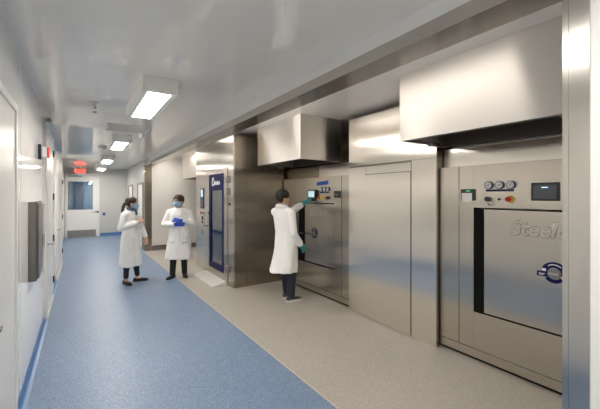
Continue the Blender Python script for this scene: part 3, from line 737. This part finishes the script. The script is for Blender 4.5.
def hand_chain(mb, wrist, fwd, palm, side, s=1.0, curl=0.6, thumb_out=0.6):
    """palm slab, four unequal bent fingers, a thumb from the palm's side. palm = direction the palm faces; side=+1 thumb on fwd x palm side"""
    fwd = Vector(fwd).normalized(); palm = Vector(palm); palm = (palm - fwd * palm.dot(fwd)).normalized()
    lat = fwd.cross(palm) * side      # towards the thumb
    W = Vector(wrist)
    for k in (-1, -.33, .33, 1):
        a = W + fwd * .012 * s + lat * k * .018 * s; b = W + fwd * .088 * s + lat * k * .031 * s
        chain(mb, [a, b], [.015 * s, .0125 * s], n=10)
    L = [.070, .082, .076, .058]; 
    for i, k in enumerate((1, .33, -.33, -1)):
        b = W + fwd * .088 * s + lat * k * .031 * s
        d0 = (fwd + lat * k * .10).normalized(); ang = curl * (0.75 + .1 * i)
        p1 = b + (d0 * math.cos(ang * .5) + palm * math.sin(ang * .5)) * L[i] * .46 * s
        p2 = p1 + (d0 * math.cos(ang * 1.3) + palm * math.sin(ang * 1.3)) * L[i] * .32 * s
        p3 = p2 + (d0 * math.cos(ang * 2.0) + palm * math.sin(ang * 2.0)) * L[i] * .24 * s
        chain(mb, [b, p1, p2, p3], [.0105 * s, .0095 * s, .0085 * s, .0070 * s], n=10)
    t0 = W + fwd * .028 * s + lat * .024 * s
    t1 = t0 + (fwd * .7 + lat * thumb_out + palm * .35).normalized() * .040 * s
    t2 = t1 + (fwd * .9 + lat * .25 * thumb_out + palm * .45).normalized() * .030 * s
    t3 = t2 + (fwd * .9 + palm * .5).normalized() * .022 * s
    chain(mb, [t0, t1, t2, t3], [.015 * s, .0115 * s, .0100 * s, .0080 * s], n=10)

def person(loc, yaw, Ht, label, P):
    """P: pose and clothing. Local axes: +x forward, +y the person's left. All joints in metres for Ht."""
    s = Ht / 1.70
    hh = Ht / 7.0
    lean = P.get('lean', 0.0)
    R = Matrix.Rotation(yaw, 4, 'Z')
    def V(*a): return Vector(a) * s
    bm_ = MB()
    # torso
    fat = P.get('fat', 1.0); sw_ = P.get('shoulder', .195)
    def tx(z): return lean * max(0, z - .9)
    rows = [(.80, .085, .135), (.90, .110, .165), (1.00, .100, .150), (1.08, .092, .135), (1.18, .103, .145), (1.28, .112, .160), (1.36, .092, .140), (1.42, .066, .09), (1.46, .05, .06)]
    bm_.loft([[q_ * 1 for q_ in ell((tx(z)) * s, 0, z * s, rx * s * fat, ry * s * fat)] for z, rx, ry in rows])
    nk = V(tx(1.42) - .005, 0, 1.42); hb = Vector((tx(1.5) * s + .02 * s + P.get('head_x', 0), P.get('head_y', 0), Ht - hh))
    chain(bm_, [nk, hb + Vector((-.01, 0, .05))], [.060 * s, .054 * s])
    # head
    Hm = Matrix.Translation(hb) @ Matrix.Rotation(P['head_yaw'], 4, 'Z') @ Matrix.Rotation(P.get('head_pitch', 0), 4, 'Y') @ Matrix.Scale(hh, 4)
    rings = []
    for t_, xf, xb_, w_ in HEAD:
        rings.append([Hm @ v for v in ell((xf + xb_) / 2, 0, t_, (xf - xb_) / 2, w_, n=32, pw=2.0)])
    bm_.loft(rings)
    def hp(x, y, z): return Hm @ Vector((x, y, z))
    # nose, brow, chin, ears, lips
    chain(bm_, [hp(.39, 0, .55), hp(.43, 0, .46), hp(.475, 0, .37)], [.035 * hh, .042 * hh, .058 * hh], n=10)
    for sd_ in (-1, 1):
        bm_.ball(hp(.425, sd_ * .055, .355), .042 * hh, u=10, v=8)
        chain(bm_, [hp(.385, sd_ * .06, .585), hp(.36, sd_ * .22, .585)], [.035 * hh, .03 * hh], n=8)
        bm_.ball(hp(-.04, sd_ * .355, .44), (.075 * hh, .03 * hh, .12 * hh), u=12, v=8, M4=Matrix.Rotation(P['head_yaw'], 4, 'Z'))
        bm_.ball(hp(.30, sd_ * .19, .36), .075 * hh, u=12, v=8)
    bm_.ball(hp(.345, 0, .07), .07 * hh, u=12, v=8)
    bm_.ball(hp(.40, 0, .205), (.035 * hh, .085 * hh, .035 * hh), u=12, v=8, M4=Matrix.Rotation(P['head_yaw'], 4, 'Z'))
    # legs
    feet = P['feet']   # [(x, y, yaw, knee_fwd)] right then left
    legs = []
    for i, sd_ in enumerate((-1, 1)):
        fx, fy, fyaw, kf = feet[i]
        hip = V(0, sd_ * .085, .88); ank = Vector((fx, fy, .075 * s)); mid = (hip + ank) / 2
        knee = Vector((mid.x + kf, mid.y, .475 * s))
        legs.append((hip, knee, ank, fyaw))
        chain(bm_, [hip, knee, ank], [.080 * s, .050 * s, .034 * s])
        d_ = Vector((math.cos(fyaw), math.sin(fyaw), 0))
        chain(bm_, [ank - d_ * .03 + Vector((0, 0, -.03)), ank + d_ * .13 * s + Vector((0, 0, -.050 * s))], [.032 * s, .022 * s])
    # arms
    arms = []
    for i, sd_ in enumerate((-1, 1)):
        sh = V(tx(1.355), sd_ * sw_, 1.355); el, wr = [Vector(q_) for q_ in P['arms'][i]]
        arms.append((sh, el, wr))
        chain(bm_, [V(tx(1.40), sd_ * .08, 1.39), sh, el, wr], [.045 * s, .046 * s, .038 * s, .026 * s])
    # bare hands belong to the body
    gl = []
    for i, hd in enumerate(P['hands']):
        if hd.get('glove'): gl.append((i, hd))
        hand_chain(bm_, arms[i][2], hd['fwd'], hd['palm'], hd['side'], s * .98, hd.get('curl', .6))
    body = remeshed(bm_, 'person', P['skin'], None, .0055, 3)
    body.location = loc; body.rotation_euler = (0, 0, yaw)
    tag(body, label, 'person')
    def add(mb, name, mat): 
        o = mb.build(name, mat); o.parent = body; return o
    # eyes
    for sd_ in (-1, 1):
        e_ = MB().ball(hp(.355, sd_ * .155, .50), .052 * hh, u=14, v=10); e_ = add(e_, 'eye', M['eye_white'])
        ir = MB().ball(hp(.388, sd_ * .155, .50), .026 * hh, u=12, v=8).build('iris', M['iris']); ir.parent = e_
        b_ = MB(); chain(b_, [hp(.405, sd_ * .07, .605), hp(.395, sd_ * .17, .63), hp(.33, sd_ * .25, .605)], [.016 * hh, .018 * hh, .010 * hh], n=8)
        add(b_, 'eyebrow', P['hair_mat'])
    add(MB().ball(hp(.418, 0, .205), (.028 * hh, .085 * hh, .022 * hh), u=12, v=8, M4=Matrix.Rotation(P['head_yaw'], 4, 'Z')), 'lips', M['lips'])
    # hair: cap over the skull down to a hairline that depends on the angle
    line = P['hairline']
    hm = MB(); N = 40; K = 12
    th0 = P.get('hair_thick', .05)
    for lvl in range(1):
        grid = []
        for k in range(K + 1):
            row = []
            for j in range(N):
                a = 2 * PI * j / N - PI
                zl = line(abs(a)); t_ = zl + (.985 - zl) * (k / K)
                o_ = th0 * (0.35 + .65 * min(1, k / 3)) * (1 + .10 * math.sin(7 * a + 3 * k))
                v = head_pt(t_, a, o_); 
                v.z += o_ * .9 * (k / K) ** 2
                row.append(hm.bm.verts.new(Hm @ v))
            grid.append(row)
        for k in range(K):
            for j in range(N):
                f_ = hm.bm.faces.new((grid[k][j], grid[k][(j + 1) % N], grid[k + 1][(j + 1) % N], grid[k + 1][j])); f_.smooth = True
        top = hm.bm.verts.new(Hm @ Vector((-.02, 0, 1.0 + th0)))
        for j in range(N):
            f_ = hm.bm.faces.new((grid[K][j], grid[K][(j + 1) % N], top)); f_.smooth = True
        # inner side so the cap has thickness
        low = [hm.bm.verts.new(Hm @ head_pt(max(0.02, line(abs(2 * PI * j / N - PI)) + .02), 2 * PI * j / N - PI, -.03)) for j in range(N)]
        for j in range(N):
            hm.bm.faces.new((low[j], low[(j + 1) % N], grid[0][(j + 1) % N], grid[0][j]))
    hair = add(hm, 'hair', P['hair_mat'])
    if P.get('ponytail'):
        pt = MB(); chain(pt, [hp(-.40, 0, .48), hp(-.54, 0, .38), hp(-.60, 0, .12), hp(-.64, .02, -.16), hp(-.66, .03, -.42)], [.09 * hh, .115 * hh, .13 * hh, .11 * hh, .03 * hh])
        po = pt.build('ponytail', P['hair_mat']); po.parent = hair
        hb_ = MB(); hb_.cyl(hp(-.46, 0, .44), hp(-.50, 0, .41), .125 * hh).build('hair_tie', M['trousers']).parent = hair
    if P.get('mask'):
        mk = MB(); NA = 22; NT = 9; g1 = []
        for k in range(NT + 1):
            t_ = .015 + (.475 - .015) * k / NT; row = []
            lim = math.radians(62 + 14 * math.sin(PI * k / NT))
            for j in range(NA + 1):
                a = -lim + 2 * lim * j / NA
                off = .052 + .115 * math.exp(-(a / .48) ** 2) * math.sin(PI * min(1, max(.12, k / NT))) ** .7 + .006 * math.cos(k * PI)
                row.append(mk.bm.verts.new(Hm @ head_pt(max(t_, .035), a, off) - (Hm.to_3x3() @ Vector((0, 0, .03 if k == 0 else 0)))))
            g1.append(row)
        for k in range(NT):
            for j in range(NA):
                f_ = mk.bm.faces.new((g1[k][j], g1[k][j + 1], g1[k + 1][j + 1], g1[k + 1][j])); f_.smooth = True
        mo = add(mk, 'face_mask', M['mask'])
        so = mo.modifiers.new('thick', 'SOLIDIFY'); so.thickness = .003
        for sd_ in (-1, 1):
            lp = MB().tube([hp(.17, sd_ * .335, .44), hp(.02, sd_ * .385, .50), hp(-.09, sd_ * .39, .44), hp(0.0, sd_ * .375, .33), hp(.12, sd_ * .31, .12)], .0022, n=6).build('ear_loop', M['white_print']); lp.parent = mo
    if P.get('glasses'):
        g_ = MB()
        for sd_ in (-1, 1):
            pts = [hp(.455, sd_ * .16 + .105 * math.cos(q_), .50 + .075 * math.sin(q_)) for q_ in [2 * PI * i / 16 for i in range(17)]]
            g_.tube(pts, .0028, n=6)
            g_.tube([hp(.45, sd_ * .265, .52), hp(.20, sd_ * .37, .52), hp(-.06, sd_ * .385, .50)], .0026, n=6)
        g_.tube([hp(.46, -.055, .51), hp(.475, 0, .53), hp(.46, .055, .51)], .0026, n=6)
        go = add(g_, 'glasses', M['black_plastic'])
    # trousers
    tr = MB()
    for hip, knee, ank, fyaw in legs:
        low_ = ank + Vector((0, 0, P.get('ankle', .03)))
        chain(tr, [hip, knee, low_], [.092 * s, P.get('knee_r', .066) * s, P.get('hem_r', .052) * s])
    tr.loft([ell(0, 0, z * s, rx * s, ry * s) for z, rx, ry in ((.80, .10, .155), (.90, .122, .178), (1.0, .11, .162))])
    remeshed(tr, 'trousers', P['trousers'], body, .010, 3)
    # shoes
    for hip, knee, ank, fyaw in legs:
        d_ = Vector((math.cos(fyaw), math.sin(fyaw), 0)); l_ = Vector((-d_.y, d_.x, 0)); o0 = Vector((ank.x, ank.y, 0))
        L_ = .265 * s; sm_ = MB()
        prof = [(-.075, .030, .018), (-.06, .036, .070), (-.02, .036, .082 if P.get('sneaker') else .055), (.03, .040, .070 if P.get('sneaker') else .042), (.09, .046, .048), (.14, .044, .038), (.175, .032, .030), (.19, .012, .022)]
        rr = []
        for x, w_, h_ in prof:
            ring = []
            for k in range(14):
                a = 2 * PI * k / 14
                ring.append(o0 + d_ * x * s + l_ * math.cos(a) * w_ * s + Vector((0, 0, max(.014, (.014 + h_ * s * max(0, .5 + .5 * math.sin(a)) * 1.0)))))
            rr.append(ring)
        sm_.loft(rr)
        sh_ = add(sm_, 'shoe', P['shoe'])
        so_ = MB(); outl = [(-.082, .020), (-.064, .041), (0, .045), (.09, .053), (.145, .050), (.183, .034), (.202, .010)]
        poly = [o0 + d_ * x * s + l_ * w_ * s for x, w_ in outl] + [o0 + d_ * x * s - l_ * w_ * s for x, w_ in reversed(outl)]
        so_.prism([(p_.x, p_.y) for p_ in poly], 2, 0.0, .034 if P.get('sneaker') else .014)
        so_ = so_.build('sole', M['sole'] if P.get('sneaker') else M['shoe']); so_.parent = sh_
    # gloves (slightly larger hands)
    for i, hd in gl:
        g_ = MB(); hand_chain(g_, arms[i][2], hd['fwd'], hd['palm'], hd['side'], s * 1.08, hd.get('curl', .6))
        fw = Vector(hd['fwd']).normalized()
        chain(g_, [arms[i][2] - (arms[i][2] - arms[i][1]).normalized() * .05, arms[i][2] + fw * .02], [.037 * s, .033 * s])
        remeshed(g_, 'glove', hd['glove'], body, .0045, 2)
    # lab coat
    ct = MB(); hem = P['hem']; hw = P['hem_w']; hd_ = P['hem_d']
    kk = P.get('coat', 1.0)
    rows = [(1.435, .085, .115), (1.39, .105, .160), (1.30, .132, .188), (1.18, .128, .185), (1.06, .122, .175), (.94, .140, .200), (.80, .150, .212)]
    rr = [ell(tx(z) * s, 0, z * s, rx * s * kk, ry * s * kk, n=48) for z, rx, ry in rows]
    folds = P.get('folds', .012); ph = P.get('phase', 0)
    for q_ in range(1, 7):
        k = q_ / 6; z = .80 * s + (hem - .80 * s) * k
        rx = (.150 * s * kk) * (1 - k) + hd_ * k; ry = (.212 * s * kk) * (1 - k) + hw * k
        base = ell(P.get('hem_x', 0) * k, P.get('hem_y', 0) * k, z, rx, ry, n=48)
        ring = []
        for j, v in enumerate(base):
            a = 2 * PI * j / 48; f_ = 1 + k * folds / .2 * math.sin(6 * a + ph) + k * folds / .3 * math.sin(11 * a + 2 * ph)
            flare = P.get('flare', 0) * k * k * max(0, -math.cos(a)) ** 2
            ring.append(Vector((v.x * f_ - flare, v.y * f_, v.z + .02 * k * P.get('flare', 0) * -math.cos(a))))
        rr.append(ring)
    ct.loft(rr)
    for i, (sh, el, wr) in enumerate(arms):
        inner = V(tx(1.385), (-1, 1)[i] * .08, 1.375)
        cuff = wr - (wr - el).normalized() * P.get('cuff_back', .035)
        chain(ct, [inner, sh, (sh + el) / 2, el, (el + cuff) / 2, cuff], [.070 * s, .066 * s, .062 * s, .058 * s, .053 * s, .049 * s])
    coat = remeshed(ct, 'lab_coat', M['coat'], body, .010, 5)
    me_ = coat.data; nrm = [v.normal.copy() for v in me_.vertices]
    for v, n_ in zip(me_.vertices, nrm):
        c_ = v.co
        v.co = c_ + n_ * (.009 * noise.noise((c_.x * 9 + ph, c_.y * 9, c_.z * 3.2)) + .005 * noise.noise((c_.x * 20, c_.y * 20 + ph, c_.z * 13)))
    # collar, lapel edges, placket, pockets, buttons
    col = MB(); g1 = []
    for k in range(3):
        row = []
        for j in range(25):
            a = math.radians(25) + (2 * PI - math.radians(50)) * j / 24
            rad = (.074, .088, .108)[k] * s; z = (1.475, 1.485, 1.432)[k] * s - .05 * s * (0.5 + .5 * math.cos(a))
            row.append(col.bm.verts.new(Vector((tx(1.45) * s + rad * math.cos(a) * 1.0 - .005, rad * 1.05 * math.sin(a), z))))
        g1.append(row)
    for k in range(2):
        for j in range(24):
            f_ = col.bm.faces.new((g1[k][j], g1[k][j + 1], g1[k + 1][j + 1], g1[k + 1][j])); f_.smooth = True
    co = col.build('collar', M['coat']); co.parent = coat
    co.modifiers.new('thick', 'SOLIDIFY').thickness = .006
    def front_x(z_, y_=0.0):
        """front of the coat at height z (metres)"""
        prev_ = None
        zz = z_ / s
        tab = rows + [(hem / s, hd_ / s / kk, hw / s / kk)]
        for a, b in zip(tab, tab[1:]):
            if b[0] <= zz <= a[0]:
                k = (a[0] - zz) / (a[0] - b[0]); rx = (a[1] + (b[1] - a[1]) * k) * s * kk; ry = (a[2] + (b[2] - a[2]) * k) * s * kk
                k2 = max(0, (.80 * s - z_) / (.80 * s - hem)) if z_ < .80 * s else 0
                return tx(zz) * s + P.get('hem_x', 0) * k2 + rx * math.sqrt(max(0, 1 - (y_ / ry) ** 2)), ry
        return .12 * s, .2 * s
    pl = MB(); zs = [1.32 - i * .06 for i in range(int((1.32 - hem / s - .02) / .06))]
    pl.tube([Vector((front_x(z * s)[0] - .002, .022, z * s)) for z in zs], .0045, n=6)
    pl.build('placket', M['coat_trim']).parent = coat
    for z in (1.22, 1.10, .98, .86, .74):
        x_ = front_x(z * s)[0]
        MB().cyl((x_ - .006, 0, z * s), (x_ + .004, 0, z * s), .009, n=12).build('button', M['coat_trim']).parent = coat
    for sd_ in (-1, 1):
        m_ = MB(); grid = []
        for k in range(5):
            z = (.90 - .045 * k) * s; row = []
            for j in range(6):
                y = sd_ * (.075 + .022 * j) * s; x_ = front_x(z, y)[0] + .004
                row.append(m_.bm.verts.new(Vector((x_, y, z))))
            grid.append(row)
        for k in range(4):
            for j in range(5):
                f_ = m_.bm.faces.new((grid[k][j], grid[k][j + 1], grid[k + 1][j + 1], grid[k + 1][j])); f_.smooth = True
        po = m_.build('pocket', M['coat']); po.parent = coat; po.modifiers.new('thick', 'SOLIDIFY').thickness = .007
    if P.get('scarf'):
        sf = MB()
        for k, (rad, z, r_) in enumerate(((.070, 1.475, .024), (.078, 1.445, .026))):
            pts = [Vector((tx(1.46) * s + .012 + rad * s * math.cos(a), rad * s * math.sin(a), z * s + .012 * math.sin(3 * a + k))) for a in [2 * PI * j / 20 for j in range(21)]]
            sf.tube(pts, r_ * s, n=10)
        sf.tube([Vector((.08 * s, .03, 1.44 * s)), Vector((.115 * s, .02, 1.39 * s)), Vector((.125 * s, .0, 1.34 * s))], [.022, .024, .012], n=10)
        add(sf, 'scarf', M['scarf'])
    if P.get('shirt'):
        sf = MB(); sf.loft([ell(tx(1.44) * s + .004, 0, z * s, r_ * s, r_ * 1.06 * s, n=24) for z, r_ in ((1.40, .080), (1.45, .072), (1.485, .068))]); add(sf, 'shirt_collar', P['shirt'])
    return body

def cap(front, side, back, s0=0.9, s1=1.7):
    def f_(a):
        if a < .55: return front
        if a < s0: return front + (side - front) * (a - .55) / (s0 - .55)
        if a < s1: return side
        return side + (back - side) * min(1, (a - s1) / .5)
    return f_

# woman with ponytail
s = 1.62 / 1.70
person((0.78, 6.98, 0), math.radians(-42), 1.62, 'person in long white coat with dark ponytail, blue mask and hand at chest', dict(
    skin=M['skin'], hair_mat=M['hair_brown'], head_yaw=math.radians(36), head_pitch=0.05, shoulder=.180, fat=.95,
    feet=[(-.02, -.10, math.radians(-28), .0), (.05, .13, math.radians(38), .0)],
    arms=[((-.02, -.255, 1.05), (.185, -.045, 1.15)), ((.03, .265, 1.05), (.13, .285, .83))],
    hands=[dict(fwd=(.45, .75, .35), palm=(-.4, .5, -.2), side=1, curl=1.25), dict(fwd=(.12, .02, -1), palm=(0, -1, 0), side=1, curl=.5)],
    hairline=cap(.80, .52, .18, .95, 1.75), ponytail=True, mask=True, scarf=True, trousers=M['leggings'], shoe=M['shoe'], ankle=.06, hem_r=.048,
    hem=.325, hem_w=.235, hem_d=.175, folds=.010, phase=.6, cuff_back=.03, head_x=.0))

# short-haired woman with crossed arms
person((1.66, 6.94, 0), math.radians(247), 1.655, 'short-haired person in white coat with crossed arms, blue gloves and blue mask', dict(
    skin=M['skin'], hair_mat=M['hair_mid'], head_yaw=math.radians(-34), head_pitch=0.06, shoulder=.190, fat=1.0, coat=1.04,
    feet=[(.05, -.12, math.radians(-22), .0), (-.03, .10, math.radians(18), .0)],
    arms=[((.03, -.275, 1.075), (.205, -.02, 1.075)), ((.03, .275, 1.075), (.215, .06, 1.16))],
    hands=[dict(fwd=(.10, 1, .10), palm=(-1, 0, .1), side=1, curl=.55, glove=M['glove_blue']), dict(fwd=(.15, -1, .12), palm=(-.8, 0, -.4), side=1, curl=.8, glove=M['glove_blue'])],
    hairline=cap(.72, .45, .10, 1.0, 1.75), hair_thick=.075, mask=True, glasses=True, trousers=M['trousers'], shoe=M['shoe'], ankle=.01, hem_r=.058, knee_r=.070,
    hem=.375, hem_w=.275, hem_d=.185, folds=.009, phase=2.1, cuff_back=.06))

# man at the touch screen
person((2.68, 4.44, 0), math.radians(8), 1.735, 'black-haired person in white coat and teal gloves reaching to the touch screen', dict(
    skin=M['skin_man'], hair_mat=M['hair_black'], head_yaw=math.radians(-14), head_pitch=0.02, shoulder=.200, lean=-.12, head_x=-.01,
    feet=[(.03, -.09, math.radians(-8), .03), (.10, .10, math.radians(6), .02)],
    arms=[((-.07, -.275, 1.08), (.09, -.255, .88)), ((.20, .17, 1.37), (.40, .04, 1.51))],
    hands=[dict(fwd=(.75, .1, -.65), palm=(0, 1, 0), side=1, curl=.7, glove=M['glove_teal']), dict(fwd=(.72, -.12, .62), palm=(.5, -.2, -.8), side=-1, curl=.55, glove=M['glove_teal'])],
    hairline=cap(.80, .50, .20, .95, 1.7), hair_thick=.07, glasses=True, trousers=M['jeans'], shoe=M['sneaker'], sneaker=True, shirt=M['shirt'], ankle=.03, hem_r=.062, knee_r=.075,
    hem=.47, hem_w=.225, hem_d=.185, hem_x=-.03, flare=.08, folds=.010, phase=1.2, cuff_back=.05))

# ------------------------------------------------------------------ world, camera
wd = bpy.data.worlds.new('world'); SC.world = wd; wd.use_nodes = True
wd.node_tree.nodes['Background'].inputs['Color'].default_value = (0.5, 0.5, 0.5, 1)
wd.node_tree.nodes['Background'].inputs['Strength'].default_value = 0.15
cam = bpy.data.cameras.new('camera'); co = bpy.data.objects.new('camera', cam); COL.objects.link(co)
cam.sensor_fit = 'HORIZONTAL'; cam.sensor_width = 36.0
cam.lens = 330.0 / 600.0 * 36.0
cam.shift_y = -(204.5 - 195.5) / 600.0
cam.clip_start = 0.02
th = math.atan((300 - 81) / 330.0)
co.location = (0, 0, 1.65); co.rotation_euler = (PI / 2, 0, -th)
SC.camera = co
SC.view_settings.view_transform = 'Standard'; SC.view_settings.look = 'None'
SC.view_settings.exposure = 1.32; SC.view_settings.gamma = 1.0; SC.view_settings.use_curve_mapping = False
try:
    SC.cycles.max_bounces = 10; SC.cycles.diffuse_bounces = 6; SC.cycles.glossy_bounces = 6
    SC.cycles.sample_clamp_indirect = 4.0; SC.cycles.use_denoising = True
except Exception: pass
